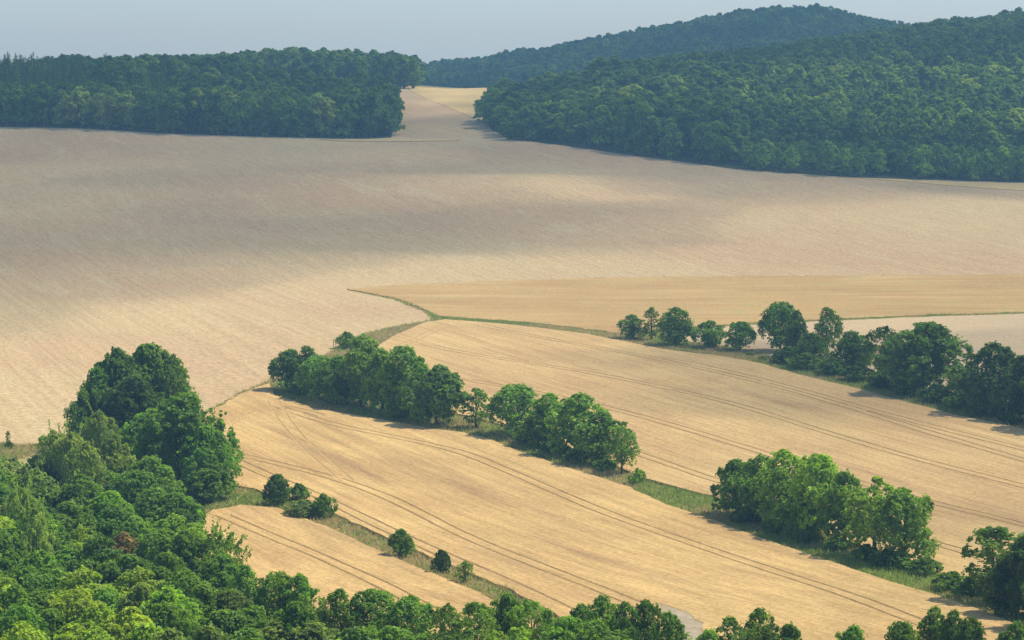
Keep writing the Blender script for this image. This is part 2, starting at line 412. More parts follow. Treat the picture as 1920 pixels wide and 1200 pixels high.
far_mask = (np.abs(gp[:, 0]) > .27 * np.maximum(gp[:, 1], 0) + 330) | (gp[:, 1] < -60) | (gp[:, 1] > 3000)
keep = np.ones(len(gp), bool); keep[-len(grid_pts(-3000, 4100, 400, 0.0, 3600)):] = far_mask[-len(grid_pts(-3000, 4100, 400, 0.0, 3600)):]
gp = gp[keep]
# keep filler points off the wheel tracks
gr_all = np.concatenate([g for v_ in grooves.values() for g in v_])
cell = {(int(a // 2), int(b // 2)) for a, b in gr_all}
kp = np.array([not any((int(a // 2) + i, int(b // 2) + j) in cell for i in (-1, 0, 1) for j in (-1, 0, 1)) for a, b in gp])
gp = gp[kp]
cv.extend([tuple(map(float, p)) for p in gp])
res = delaunay_2d_cdt([Vector(p) for p in cv], ce, [], 0, 1e-4, True)
V2 = np.array([tuple(v_) for v_ in res[0]]); F = np.array(res[2], int)
orig = res[3]
VS = np.full(len(V2), -1.0)
for i, ol in enumerate(orig):
    for q in ol:
        s = sink.get((round(cv[q][0], 3), round(cv[q][1], 3)))
        if s is not None: VS[i] = max(VS[i], s)
cen = V2[F].mean(1)
reg = np.full(len(F), -1)
for i, nme in enumerate(order):
    reg[inside(P[nme], cen[:, 0], cen[:, 1])] = i
Zg = hz(V2[:, 0], V2[:, 1])
Zg -= 25 * np.clip((np.abs(V2[:, 0]) - 1000) / 2000, 0, 1) + 45 * np.clip((V2[:, 1] - 2750) / 900, 0, 1)
height = {'wheat_mid': .42, 'wheat_small': .42, 'wheat_right': .42, 'barley': .3, 'soil': .36, 'far_wheat': .12, 'gold_strip': .2, 'edge_strip': .3, 'stubble': .12, 'tilled': 0.0}
info = {'near_wood': ('forest_floor', M['floor']), 'wood_left': ('forest_floor', M['floor']), 'wood_right': ('forest_floor', M['floor']), 'wood_hill': ('forest_floor', M['floor']),
        'left_meadow': ('meadow', M['grass']), 'tilled': ('ploughed_field', M['tilled']), 'barley': ('barley_field', M['barley']), 'stubble': ('stubble_field', M['stubble']),
        'wheat_right': ('wheat_field', M['wheat_pale']), 'wheat_mid': ('wheat_field', M['wheat']), 'wheat_small': ('wheat_field', M['wheat']), 'soil': ('bare_soil', M['soil']),
        'far_wheat': ('wheat_field', M['gold']), 'edge_strip': ('grass_strip', M['gold']), 'gold_strip': ('grass_strip', M['gold'])}
def build_region(i):
    nme = order[i] if i >= 0 else None
    f = F[reg == i]
    if not len(f): return
    used, inv = np.unique(f, return_inverse=True); f2 = inv.reshape(-1, 3)
    co = np.column_stack([V2[used], Zg[used]]); h = height.get(nme, 0.0)
    s = VS[used]
    lift = np.full(len(used), h)
    if nme and nme.startswith('wheat'):
        lift += .05 * vnoise(V2[used, 0] / 6, V2[used, 1] / 9, 8) * (s < 0)
        lift -= np.where(s > .1, .19 * np.maximum(s, 0), 0)
    co[:, 2] += lift
    mi = np.zeros(len(f2), int)
    if nme in grooves:
        mi = ((s[f2] >= 0).all(1) & (s[f2] > .1).any(1)).astype(int)
    # skirt: the standing crop's side
    e = np.concatenate([f2[:, [0, 1]], f2[:, [1, 2]], f2[:, [2, 0]]])
    key = np.sort(e, 1); _, ind, cnt = np.unique(key, axis=0, return_index=True, return_counts=True)
    be = e[ind[cnt == 1]]
    nv = len(co)
    low = co.copy(); low[:, 2] -= lift + .5
    bv, binv = np.unique(be, return_inverse=True); be2 = binv.reshape(-1, 2)
    co = np.concatenate([co, low[bv]])
    sk = np.concatenate([np.column_stack([be[:, 1], be[:, 0], be2[:, 0] + nv]), np.column_stack([be[:, 1], be2[:, 0] + nv, be2[:, 1] + nv])])
    f3 = np.concatenate([f2, sk]); mi = np.concatenate([mi, np.zeros(len(sk), int)])
    name, mt = info[nme] if nme else ('ground', M['grass'])
    me = mesh_np(name, co, f3, [mt, M['trodden']], mi, smooth=False)
    link(name, me, 'structure')
for i in range(-1, len(order)): build_region(i)

# ------------------------------------------------------------------ clouds whose shade lies on the far field and woods
CLOUD_Z = 900.0
def cloud(polys_px, edge, thick, seed, holes=(), world_pts=None):
    polys = [world_pts] if world_pts else [hits(p) for p in polys_px]
    hl = list(holes)
    allp = np.array([q for p in polys for q in p])
    g = 16.0
    xs = np.arange(allp[:, 0].min() - g, allp[:, 0].max() + g * 2, g); ys = np.arange(allp[:, 1].min() - g, allp[:, 1].max() + g * 2, g)
    X, Y = np.meshgrid(xs, ys); x, y = X.ravel(), Y.ravel()
    xw = x + 18 * vnoise(x / 55, y / 55, seed) + 8 * vnoise(x / 22, y / 22, seed + 1)
    yw = y + 24 * vnoise(x / 65, y / 65, seed + 2) + 8 * vnoise(x / 22, y / 22, seed + 3)
    t = np.zeros(len(x))
    for p in polys: t = np.maximum(t, np.where(inside(p, xw, yw), np.clip(poly_dist(p, xw, yw) / edge, 0, 1), 0))
    for p in hl:
        t = np.minimum(t, np.where(inside(p, xw, yw), 0.25 * np.clip(1 - poly_dist(p, xw, yw) / 20, 0, 1), .25 + np.clip(poly_dist(p, xw, yw) / (edge * .8), 0, 1)))
    t = t * t * (3 - 2 * t)
    puff = 1 + .22 * vnoise(x / 50, y / 50, seed + 4) + .12 * vnoise(x / 24, y / 24, seed + 5)
    th = (t * thick * puff).reshape(X.shape)
    off = SUN_DIR / SUN_DIR.z
    zg = 20.0
    cx, cy = X + off.x * (CLOUD_Z - zg), Y + off.y * (CLOUD_Z - zg)
    on = (th > .02)
    q = on[:-1, :-1] | on[1:, :-1] | on[:-1, 1:] | on[1:, 1:]
    ny, nx = X.shape; n = nx * ny
    top = np.stack([cx, cy, CLOUD_Z + np.maximum(th, .0) * .75 + .05], -1).reshape(-1, 3)
    bot = np.stack([cx, cy, CLOUD_Z - th * .25 - .05], -1).reshape(-1, 3)
    J, I = np.where(q)
    a = J * nx + I; fa = np.stack([a, a + 1, a + nx + 1, a + nx], 1)
    e = np.concatenate([fa[:, [0, 1]], fa[:, [1, 2]], fa[:, [2, 3]], fa[:, [3, 0]]])
    key = np.sort(e, 1); _, ind, cnt = np.unique(key, axis=0, return_index=True, return_counts=True)
    be = e[ind[cnt == 1]]
    side = np.stack([be[:, 1], be[:, 0], be[:, 0] + n, be[:, 1] + n], 1)
    faces = np.concatenate([fa, fa[:, ::-1] + n, side])
    me = mesh_np('cloud', np.concatenate([top, bot]), faces, [M['cloud']], smooth=True)
    return link('cloud', me, 'structure')
big = hits([(-700, 780), (-100, 725), (60, 685), (220, 640), (340, 600), (430, 570), (620, 550), (800, 525), (950, 510), (1100, 495), (1300, 480), (1450, 455), (1560, 425), (1640, 398), (1800, 385), (2000, 378), (2400, 378)])
big = big + [L_far(2600, 1100), L_far(2600, 2700), L_far(-600, 2700), L_far(-700, 900)]
lit1 = hits([(1010, 356), (1090, 328), (1300, 326), (1400, 338), (1500, 356), (1400, 374), (1260, 386), (1080, 380)])
lit2 = [L_far(1280, 1110), L_far(1600, 1040), L_far(2300, 990), L_far(2300, 1210), L_far(1700, 1215), L_far(1340, 1190)]
lit3 = hits([(1330, 412), (1480, 396), (1650, 390), (1560, 425), (1440, 440)])
lit4 = [L_far(1800, 1400), L_far(2300, 1380), L_far(2300, 1600), L_far(1780, 1600)]
lit5 = [L_far(745, 1290), L_far(800, 1240), L_far(990, 1230), L_far(990, 1480), L_far(735, 1480)]  # gap added in the cloud to brighten the far wheat
lit6 = [L_far(560, 1440), L_far(800, 1430), L_far(800, 1620), L_far(600, 1620)]  # gap added in the cloud so the rear left wood looks lighter
cloud(None, 60, 190, 11, [lit1, lit2, lit3, lit4, lit5, lit6], big)
cloud([[(1405, 655), (1500, 640), (1650, 625), (1800, 610), (2100, 590), (2300, 600), (2300, 860), (1960, 800), (1850, 790), (1700, 770), (1560, 735), (1440, 690)]], 22, 120, 31)
cloud([[(-300, 640), (0, 650), (120, 640), (230, 655), (200, 690), (60, 725), (-300, 760)]], 45, 60, 41)
cloud([[(1560, 700), (1700, 730), (1990, 790), (2000, 980), (1900, 940), (1740, 850), (1560, 790)]], 40, 60, 51)
cloud([[(1770, 960), (1850, 950), (2100, 940), (2100, 1250), (1850, 1200), (1800, 1100)]], 12, 75, 61)
cloud([[(1300, 1060), (1500, 1100), (1700, 1170), (1760, 1290), (1240, 1290), (1240, 1150)]], 14, 40, 71)

# ------------------------------------------------------------------ tree meshes
def unit(v): return v / (np.linalg.norm(v, axis=-1, keepdims=True) + 1e-9)
def leaf_quads(rng, pos, nrm, size, long=1.25):
    n = len(pos)
    a = unit(np.cross(nrm, unit(rng.normal(size=(n, 3)))))
    b = np.cross(nrm, a)
    s = (size * rng.uniform(.65, 1.35, n))[:, None]
    k = nrm * s * .18
    v = np.stack([pos - a * s * long * .5 - k, pos + b * s * .5 + k, pos + a * s * long * .5 - k, pos - b * s * .5 + k], 1)
    return v.reshape(-1, 3), np.arange(n * 4).reshape(-1, 4)
def tube(p0, p1, r0, r1, seg=7, bend=None, n=3):
    p0, p1 = np.array(p0, float), np.array(p1, float)
    vs, fs = [], []
    for k in range(n + 1):
        t = k / n; c = p0 + (p1 - p0) * t
        if bend is not None: c = c + np.array(bend) * math.sin(math.pi * t)
        r = r0 + (r1 - r0) * t
        for j in range(seg):
            an = 2 * math.pi * j / seg
            vs.append((c[0] + r * math.cos(an), c[1] + r * math.sin(an), c[2]))
    for k in range(n):
        for j in range(seg):
            a, b = k * seg + j, k * seg + (j + 1) % seg
            fs.append((a, b, b + seg, a + seg))
    return np.array(vs), np.array(fs)
def profile(kind, t):
    if kind == 'round': return np.clip(1 - np.abs(2 * t - .85) ** 2.6 / 1.35, 0.02, 1) ** .5
    if kind == 'egg': return np.sqrt(np.clip(1 - np.abs(2 * t - .72) ** 2.2 / 1.65, .03, 1)) * (1 - .12 * t)
    if kind == 'dome': return np.sqrt(np.clip(1 - t ** 2.4, .02, 1)) * (.82 + .25 * np.sin(t * 3.0))
    if kind == 'tall': return np.sqrt(np.clip(1 - (2 * t - .95) ** 2, .02, 1)) * .95
    return np.ones_like(t)
def tree_mesh(seed, Rm, H, zb, kind, lobes, clusters, leaves, leaf, lobe_r=.34, drop=0.0, spray=0.0, inner=.12, merged=False, mats=None):
    """crown (and trunk) of a broadleaf tree: limbs -> boughs -> twig clusters -> leaves"""
    rg = np.random.default_rng(seed)
    t = rg.beta(1.25, 1.05, lobes); t[0] = .97
    an = rg.uniform(0, 2 * math.pi) + np.arange(lobes) * 2.39996 + rg.uniform(-.4, .4, lobes)
    pr = profile(kind, t)
    wob = 1 + .16 * np.sin(an * 2 + seed) + .1 * np.sin(an * 3 + seed * 2 + t * 4)
    lr = lobe_r * Rm * rg.uniform(.62, 1.22, lobes) * (.72 + .4 * pr)
    rad = np.maximum(pr * Rm * wob - lr * .75, 0) * np.where(rg.uniform(size=lobes) < .22, rg.uniform(.2, .7, lobes), rg.uniform(.86, 1.04, lobes))
    z = zb + lr * .6 + t * (H - zb - lr * 1.25)
    C = np.stack([rad * np.cos(an), rad * np.sin(an), z], 1)
    if drop:
        kpm = rg.uniform(size=lobes) > drop; C, lr = C[kpm], lr[kpm]
    nL = len(C)
    ltint = np.clip(rg.normal(.5, .17, nL), 0, 1)
    # twig clusters on each bough
    d = unit(rg.normal(size=(nL, clusters, 3)) + np.array([0, 0, .25]))
    out = unit(C * np.array([1, 1, 0]) + np.array([0, 0, 1e-3]) + np.array([0, 0, .6]) * Rm * .4)
    d = unit(d + out[:, None] * .45)
    cr = lr[:, None] * rg.uniform(.22, .40, (nL, clusters))
    cc = C[:, None] + d * (lr[:, None] * rg.uniform(.55, 1.05, (nL, clusters)))[..., None] * np.array([1, 1, .82])
    ctint = ltint[:, None] + rg.normal(0, .13, (nL, clusters))
    cc, cr, d2, ctint, own = cc.reshape(-1, 3), cr.ravel(), d.reshape(-1, 3), ctint.ravel(), np.repeat(np.arange(nL), clusters)
    dist = np.linalg.norm((cc[:, None] - C[None]) / np.array([1, 1, .82]), axis=2) / lr[None]
    dist[np.arange(len(cc)), own] = 9
    vis = dist.min(1) > .62
    cc, cr, d2, ctint = cc[vis], cr[vis], d2[vis], ctint[vis]
    n = len(cc) * leaves
    ld = unit(rg.normal(size=(n, 3)) + np.repeat(d2, leaves, 0) * .7 + np.array([0, 0, .15]))
    pos = np.repeat(cc, leaves, 0) + ld * (np.repeat(cr, leaves) * rg.uniform(.35, 1.05, n))[:, None]
    nr = unit(ld * .40 + np.repeat(d2, leaves, 0) * .55 + rg.normal(size=(n, 3)) * .40 + np.array([0, 0, .6]))
    tint = np.clip(np.repeat(ctint, leaves) + rg.normal(0, .12, n), 0, 1)
    if inner:
        m_ = int(n * inner)
        q = C[rg.integers(0, nL, m_)] * rg.uniform(.5, .95, (m_, 1)) * np.array([1, 1, 0]) + np.array([0, 0, 1.]) * rg.uniform(zb + .1 * (H - zb), H * .86, (m_, 1))
        pos = np.concatenate([pos, q]); nr = np.concatenate([nr, unit(rg.normal(size=(m_, 3)))]); tint = np.concatenate([tint, np.full(m_, .35)])
    rr_ = np.percentile(np.hypot(pos[:, 0], pos[:, 1]), 97); zt = np.percentile(pos[:, 2], 99.7)
    sc_ = np.array([Rm / rr_, Rm / rr_, H / zt]); pos = pos * sc_; C = C * sc_
    v, f = leaf_quads(rg, pos, nr, leaf)
    if spray:                                       # long shoots that stand out of the crown
        ns = int(spray)
        for k in range(ns):
            c = C[rg.integers(0, nL)]; dd = unit(unit(c * np.array([1, 1, 0]) + 1e-3) * .5 + np.array([0, 0, 1]) + rg.normal(size=3) * .25)
            m_ = 26; tt = np.linspace(.2, 1.0, m_)[:, None]
            p = c + dd * tt * Rm * .8 + rg.normal(size=(m_, 3)) * .10
            v2, f2 = leaf_quads(rg, p, unit(rg.normal(size=(m_, 3)) * .5 + dd[::-1]), leaf * .9, 1.6)
            f = np.concatenate([f, f2 + len(v)]); v = np.concatenate([v, v2]); tint = np.concatenate([tint, np.full(m_, .6)])
    # trunk and limbs
    tv, tf = [], []; base = 0
    rt = .028 * H
    def add(a):
        nonlocal base
        tv.append(a[0]); tf.append(a[1] + base); base += len(a[0])
    lean = rg.normal(size=2) * .03 * H
    top = np.array([lean[0], lean[1], H * .72])
    add(tube((0, 0, -.6), top * np.array([1, 1, 1]), rt, rt * .25, 8, bend=(lean[1], -lean[0], 0), n=5))
    hi = np.argsort(-lr)[:min(nL, 14 if not merged else 4)]
    for k in hi:
        s = rg.uniform(.22, .62); p0 = np.array([lean[0], lean[1], H * .72]) * s
        if p0[2] > C[k][2]: p0 = p0 * (C[k][2] / p0[2]) * .7
        add(tube(p0, C[k], rt * .42, rt * .1, 5, bend=(0, 0, -.03 * H), n=3))
    tv, tf = np.concatenate(tv), np.concatenate(tf)
    if merged:
        V = np.concatenate([v, tv]); Fq = np.concatenate([f, tf + len(v)])
        return mesh_np('far_tree', V, Fq, mats, np.concatenate([np.zeros(len(f), int), np.ones(len(tf), int)]), np.concatenate([tint, np.full(len(tf), .5)]))
    return (mesh_np('crown', v, f, [M['leaf']], None, tint), mesh_np('trunk', tv, tf, [M['bark']], None, None, True), Rm, H)
def spruce_mesh(seed, Rm, H, merged=True, mats=None, whorls=22):
    rg = np.random.default_rng(seed); P_, N_, T_, S_ = [], [], [], []
    for w in range(whorls):
        t = (w + rg.uniform(0, .5)) / whorls; z = H * (.08 + .92 * t); r = Rm * (1 - t) ** .85 + .12
        nb = max(4, int(9 * (1 - t) + 3))
        for b in range(nb):
            an = rg.uniform(0, 6.283); rr = r * rg.uniform(.75, 1.15)
            for s in np.linspace(.3, 1, 4):
                P_.append((rr * s * math.cos(an) + rg.normal() * .12, rr * s * math.sin(an) + rg.normal() * .12, z - rr * s * .28 + rg.normal() * .08))
                N_.append((math.cos(an) * .4 + rg.normal() * .3, math.sin(an) * .4 + rg.normal() * .3, 1)); T_.append(np.clip(.25 + .3 * s + rg.normal() * .1, 0, 1)); S_.append(.8 if t < .8 else .45)
    v, f = leaf_quads(rg, np.array(P_), unit(np.array(N_)), .75 * np.array(S_), 1.5)
    tv, tf = tube((0, 0, -.6), (0, 0, H * 1.02), .02 * H, .04, 6, n=4)
    V = np.concatenate([v, tv]); Fq = np.concatenate([f, tf + len(v)])
    return mesh_np('spruce', V, Fq, mats, np.concatenate([np.zeros(len(f), int), np.ones(len(tf), int)]), np.concatenate([np.array(T_), np.full(len(tf), .5)]))

PRO = {}
PRO['round'] = [tree_mesh(10 + k, 4.6, 11, .3, 'round', 46, 20, 9, .36) for k in range(4)]
PRO['dense'] = [tree_mesh(20 + k, 5.2, 11, .5, 'dome', 60, 20, 10, .36, .30, inner=.2) for k in range(3)]
PRO['egg'] = [tree_mesh(30 + k, 4.2, 12, .4, 'egg', 46, 20, 9, .36) for k in range(3)]
PRO['open'] = [tree_mesh(40 + k, 4.2, 11, 1.3, 'round', 42, 15, 8, .34, .31, drop=.1, inner=.04) for k in range(3)]
PRO['sparse'] = [tree_mesh(50 + k, 2.6, 9, .8, 'tall', 40, 11, 7, .28, .30, drop=.08, inner=.12) for k in range(2)]
PRO['bush'] = [tree_mesh(60 + k, 3.0, 4.2, .05, 'dome', 26, 14, 10, .30, .36, inner=.2) for k in range(3)]
PRO['spray'] = [tree_mesh(70, 4.2, 9, .8, 'round', 40, 14, 9, .32, .32, spray=60)]
PRO['willow'] = [tree_mesh(80 + k, 4.4, 11, .6, 'round', 58, 18, 12, .27, .27, spray=5) for k in range(2)]
MF = [M['leaf_far'], M['bark']]
MN = [M['leaf'], M['bark']]
FAR = [tree_mesh(100 + k, 4.9, 15, .4, ('round', 'dome', 'egg', 'tall', 'dome')[k % 5], 26, 9, 6, .78, .33, merged=True, mats=MF) for k in range(7)]
SPR = [spruce_mesh(120 + k, 2.9, 18 + k, mats=MF) for k in range(2)]
def split_far(me):
    """the same far crown with a material that takes its colour from the object"""
    m2 = me.copy(); m2.materials[0] = M['leaf']; return m2
FARI = [split_far(m_) for m_ in FAR]
SPRI = [split_far(m_) for m_ in SPR]

TONE = {'D': (0.13, 0.22, 0.028), 'M': (0.171, 0.291, 0.032), 'B': (0.227, 0.364, 0.036), 'Y': (0.314, 0.414, 0.043), 'S': (0.285, 0.364, 0.086), 'O': (0.144, 0.249, 0.03), 'K': (0.084, 0.152, 0.023), 'G': (0.2, 0.27, 0.056), 'R': (0.34, 0.25, 0.11)}
trng = random.Random(7)
def put_tree(name, cat, label, group, x, y, w, h, kind, tone, rot=None):
    pro = trng.choice(PRO[kind]); cm, tm, Rm, H = pro
    root = bpy.data.objects.new(name, None); COL.objects.link(root)
    root.empty_display_size = .5
    root.location = (x, y, float(hz(x, y)))
    root.rotation_euler = (0, 0, trng.uniform(0, 6.28) if rot is None else rot)
    sx = 1.26 * w / (2 * Rm); root.scale = (sx, sx * trng.uniform(.92, 1.08), h / H)
    root['label'] = label; root['category'] = cat
    if group: root['group'] = group
    c = bpy.data.objects.new('crown', cm); COL.objects.link(c); c.parent = root
    k = trng.uniform(.88, 1.12); g = trng.uniform(.93, 1.07)
    t = TONE[tone]; c.color = (t[0] * k * g, t[1] * k, t[2] * k / g, 1)
    t_ = bpy.data.objects.new('trunk', tm); COL.objects.link(t_); t_.parent = root
    return root
def tree_at(px, top, base, wpx, kind, tone, label, group=None, name='tree', cat='tree', push=.25):
    """base row known: the tree stands where that sight line meets the land"""
    x, y = hit(px, base); w = wpx / FPX * y
    y += w * push; x = x * (1 + w * push / y)
    h = (base - top) / FPX * y + .05
    z0 = float(hz(x, y)); 
    # height so that its top reaches the row seen
    for _ in range(6):
        _, r = project(x, y, z0 + h); h += (r - top) / FPX * y
    return put_tree(name, cat, label, group, x, y, w, h, kind, tone)
def tree_top(px, top, h, wpx, kind, tone, label, group=None, name='tree', cat='tree'):
    """only the crown shows: stand a tree of height h so that its top meets that sight line"""
    x, y = hit(px, top, h); w = wpx / FPX * y
    return put_tree(name, cat, label, group, x, y, w, h, kind, tone)

# ---- the hedge in the middle of the photograph, long clump on its left
g1 = 'trees of the long hedge clump in the middle'
tree_at(650, 622, 655, 36, 'bush', 'M', 'small round bush alone behind the long middle clump, beside the tilled field', None, 'bush', 'bush')
for a in [
 (546, 656, 738, 72, 'dense', 'D', 'dark rounded tree at the left end of the long middle clump, shading wheat'),
 (577, 650, 742, 56, 'egg', 'D', 'narrow dark tree with a pointed top, second from the left in the long middle clump'),
 (598, 668, 752, 72, 'round', 'M', 'low mid green tree, third from the left in the long middle clump'),
 (634, 668, 760, 70, 'round', 'O', 'dark green tree left of the tallest trees of the long middle clump'),
 (682, 630, 768, 92, 'egg', 'M', 'tallest tree of the long middle clump, just right of the small round bush'),
 (716, 655, 776, 70, 'egg', 'B', 'bright yellow green slim tree in the centre of the long middle clump'),
 (752, 650, 782, 92, 'round', 'M', 'broad mid green tree right of the bright slim one in the long middle clump'),
 (786, 680, 792, 70, 'round', 'M', 'mid green tree between the broad tree and the very dense dark one'),
 (824, 686, 802, 106, 'dense', 'D', 'very dense dark broad tree at the right end of the long middle clump')]: tree_at(*a, g1)
for a in [(560, 700, 744, 50, 'bush', 'D', 'low dark bush under the left end of the long middle clump'),
          (640, 720, 764, 60, 'bush', 'D', 'low dark bush under the middle of the long middle clump'),
          (745, 745, 788, 60, 'bush', 'O', 'low dark bush in front of the broad tree of the long middle clump')]: tree_at(*a, g1, 'bush', 'bush')
tree_at(892, 728, 806, 50, 'sparse', 'M', 'thin see-through young tree in the gap between the two middle clumps')
g2 = 'trees of the right middle clump'
for a in [
 (968, 722, 822, 94, 'round', 'M', 'rounded tree at the left end of the second middle clump'),
 (1030, 738, 842, 74, 'egg', 'B', 'bright tree second from the left in the second middle clump'),
 (1085, 738, 860, 96, 'round', 'M', 'highest, widest tree of the second middle clump'),
 (1010, 770, 842, 60, 'round', 'O', 'darker low tree in front in the second middle clump'),
 (1128, 772, 876, 84, 'round', 'M', 'loose crowned tree right of the widest one in the second middle clump'),
 (1166, 800, 892, 60, 'open', 'M', 'sparse tree with visible stems at the right end of the second middle clump')]: tree_at(*a, g2)
tree_at(1195, 878, 910, 28, 'bush', 'B', 'small bright bush at the foot of the sparse tree, where the grass strip begins', None, 'bush', 'bush')
# ---- lower right clump
g3 = 'trees of the lower right clump'
for a in [
 (1378, 862, 972, 84, 'dense', 'O', 'dark tree at the left end of the lower right clump, beside the grass strip'),
 (1425, 856, 985, 96, 'round', 'M', 'second tree from the left in the lower right clump'),
 (1468, 845, 995, 96, 'round', 'B', 'bright tall tree with the highest top in the lower right clump'),
 (1530, 852, 1015, 96, 'round', 'B', 'tall bright tree in the middle of the lower right clump'),
 (1500, 925, 1012, 80, 'round', 'M', 'low rounded tree in front in the middle of the lower right clump'),
 (1582, 886, 1030, 92, 'round', 'M', 'rounded tree between the tall pair and the broad right ones of the lower right clump'),
 (1640, 896, 1050, 112, 'open', 'B', 'broad open crowned tree with stems showing near the right of the lower right clump'),
 (1692, 918, 1065, 104, 'round', 'M', 'last tree at the right end of the lower right clump')]: tree_at(*a, g3)
gb = 'low bushes along the lower right hedge line'
for a in [(1735, 1045, 1082, 60, 'bush', 'O', 'dull low bush under the right end of the lower right clump'),
          (1785, 1072, 1112, 70, 'bush', 'M', 'low green bush between the lower right clump and the corner trees'),
          (1820, 1080, 1125, 55, 'bush', 'O', 'dark low bush just left of the corner trees'),
          (1660, 1030, 1066, 50, 'bush', 'K', 'small dark bush under the broad open tree')]: tree_at(*a, gb, 'bush', 'bush')
g4 = 'trees at the lower right corner'
for a in [(1868, 988, 1138, 120, 'open', 'D', 'dark open tree at the right edge, first of the corner trees'),
          (1925, 1005, 1165, 110, 'dense', 'K', 'very dark tree cut by the right edge behind the open one'),
          (1880, 1070, 1160, 80, 'dense', 'K', 'low very dark tree in front of the corner trees'),
          (1985, 1010, 1190, 110, 'round', 'K', 'dark tree just past the right edge of the corner group')]: tree_at(*a, g4)
# ---- row of trees between the barley and the wheat, upper right
g5 = 'single trees along the upper hedge line'
for a in [(1185, 590, 638, 46, 'round', 'M', 'small round tree, leftmost of the row beside the brown barley'),
          (1222, 576, 640, 30, 'sparse', 'G', 'thin pale see-through tree, second in the row beside the barley'),
          (1267, 577, 650, 62, 'round', 'O', 'largest dark round tree of the row beside the barley'),
          (1331, 602, 654, 54, 'round', 'M', 'low round tree in front of the pale stubble, fourth in the row'),
          (1388, 603, 660, 50, 'round', 'M', 'round tree, last of the row before the dark hedge')]: tree_at(*a, g5)
g6 = 'trees of the dark upper right hedge'
for a in [(1463, 567, 662, 68, 'round', 'O', 'tall rounded tree at the left end of the dark upper right hedge'),
          (1492, 583, 672, 44, 'egg', 'D', 'narrower tree behind the first one of the dark upper right hedge'),
          (1550, 577, 672, 56, 'open', 'D', 'see-through tree with bare forked stems in the dark upper right hedge'),
          (1520, 625, 690, 56, 'dense', 'D', 'low tree under the see-through one at the left of the dark hedge'),
          (1598, 622, 702, 62, 'dense', 'D', 'low dark tree left of centre in the dark upper right hedge'),
          (1655, 612, 714, 56, 'open', 'D', 'dark tree with stems showing low down, left of the biggest dome'),
          (1735, 606, 745, 138, 'dense', 'D', 'biggest dome shaped tree of the dark upper right hedge'),
          (1690, 655, 728, 66, 'dense', 'K', 'dark shoulder tree on the left flank of the biggest dome'),
          (1862, 645, 782, 112, 'round', 'K', 'second large dark tree right of the biggest dome'),
          (1918, 668, 795, 90, 'dense', 'K', 'dark tree where the upper right hedge meets the right edge'),
          (1810, 700, 766, 70, 'dense', 'K', 'low dark tree in the dip between the two large ones'),
          (1990, 660, 815, 110, 'dense', 'K', 'dark tree just past the right edge of the upper right hedge')]: tree_at(*a, g6)
for i, (px, b, w, hh) in enumerate([(1475, 684, 50, 34), (1512, 696, 56, 34), (1560, 706, 62, 34), (1608, 717, 56, 34), (1655, 730, 62, 36), (1705, 744, 62, 36), (1755, 758, 60, 38), (1800, 771, 60, 38), (1848, 784, 64, 40), (1898, 797, 66, 42)]):
    tree_at(px, b - hh, b, w, 'bush', 'D' if i % 3 else 'K', 'low dark bush skirting the upper right hedge, ' + ('at its left end', 'below the see-through tree', 'right of the see-through tree', 'left of the biggest dome',
            'at the left foot of the biggest dome', 'under the left flank of the biggest dome', 'under the biggest dome', 'in the dip right of the biggest dome', 'under the second large tree', 'at the right edge')[i], 'bushes skirting the dark upper right hedge', 'bush', 'bush')
for i, (px, b, w, hh) in enumerate([(985, 834, 44, 30), (1040, 852, 44, 28), (1085, 868, 46, 30), (1135, 886, 40, 26), (1400, 985, 50, 36), (1455, 1002, 46, 32), (1515, 1020, 50, 34), (1570, 1036, 46, 34), (1625, 1054, 50, 34), (1690, 1072, 50, 36)]):
    tree_at(px, b - hh, b, w, 'bush', 'O' if i % 2 else 'D', 'low bush at the foot of ' + ('the left end tree of the second middle clump', 'the bright tree of the second middle clump', 'the widest tree of the second middle clump', 'the right part of the second middle clump',
            'the left end trees of the lower right clump', 'the highest tree of the lower right clump', 'the middle of the lower right clump', 'the rounded tree, lower right clump', 'the broad open tree, lower right clump', 'the last tree of the lower right clump')[i], 'bushes under the clumps', 'bush', 'bush')
# ---- bushes on the grass strip between the two lower wheat fields
for a in [(520, 890, 950, 50, 'dense', 'K', 'dark round bush, largest on the grass strip by the left wood'),
          (560, 906, 944, 40, 'bush', 'D', 'dark bush touching the largest one on the right'),
          (572, 938, 974, 66, 'bush', 'G', 'low spreading grey green bush in front of the dark ones'),
          (606, 926, 976, 38, 'bush', 'D', 'pointed dark bush at the right of the bush group on the grass strip'),
          (753, 992, 1048, 44, 'dense', 'M', 'single mid green bush standing on the strip between two wheat fields'),
          (827, 1031, 1078, 31, 'dense', 'K', 'dark narrow bush, middle one of three single bushes on the strip'),
          (872, 1052, 1096, 32, 'sparse', 'B', 'ragged bright bush, rightmost of three single bushes on the strip')]:
    tree_at(*a, 'bushes on the grass strip between the lower wheat fields', 'bush', 'bush')
tree_at(15, 808, 836, 9, 'sparse', 'D', 'tiny thin sapling on the meadow edge at the far left')
tree_at(18, 828, 842, 16, 'bush', 'D', 'tiny dark bush at the foot of the sapling', None, 'bush', 'bush')
for px, b in [(1430, 676), (1408, 668)]:
    tree_at(px, b - 9, b, 16, 'bush', 'G', 'knee high weedy bush on the verge beside the upper hedge line', 'weedy bushes on the upper verge', 'bush', 'bush')
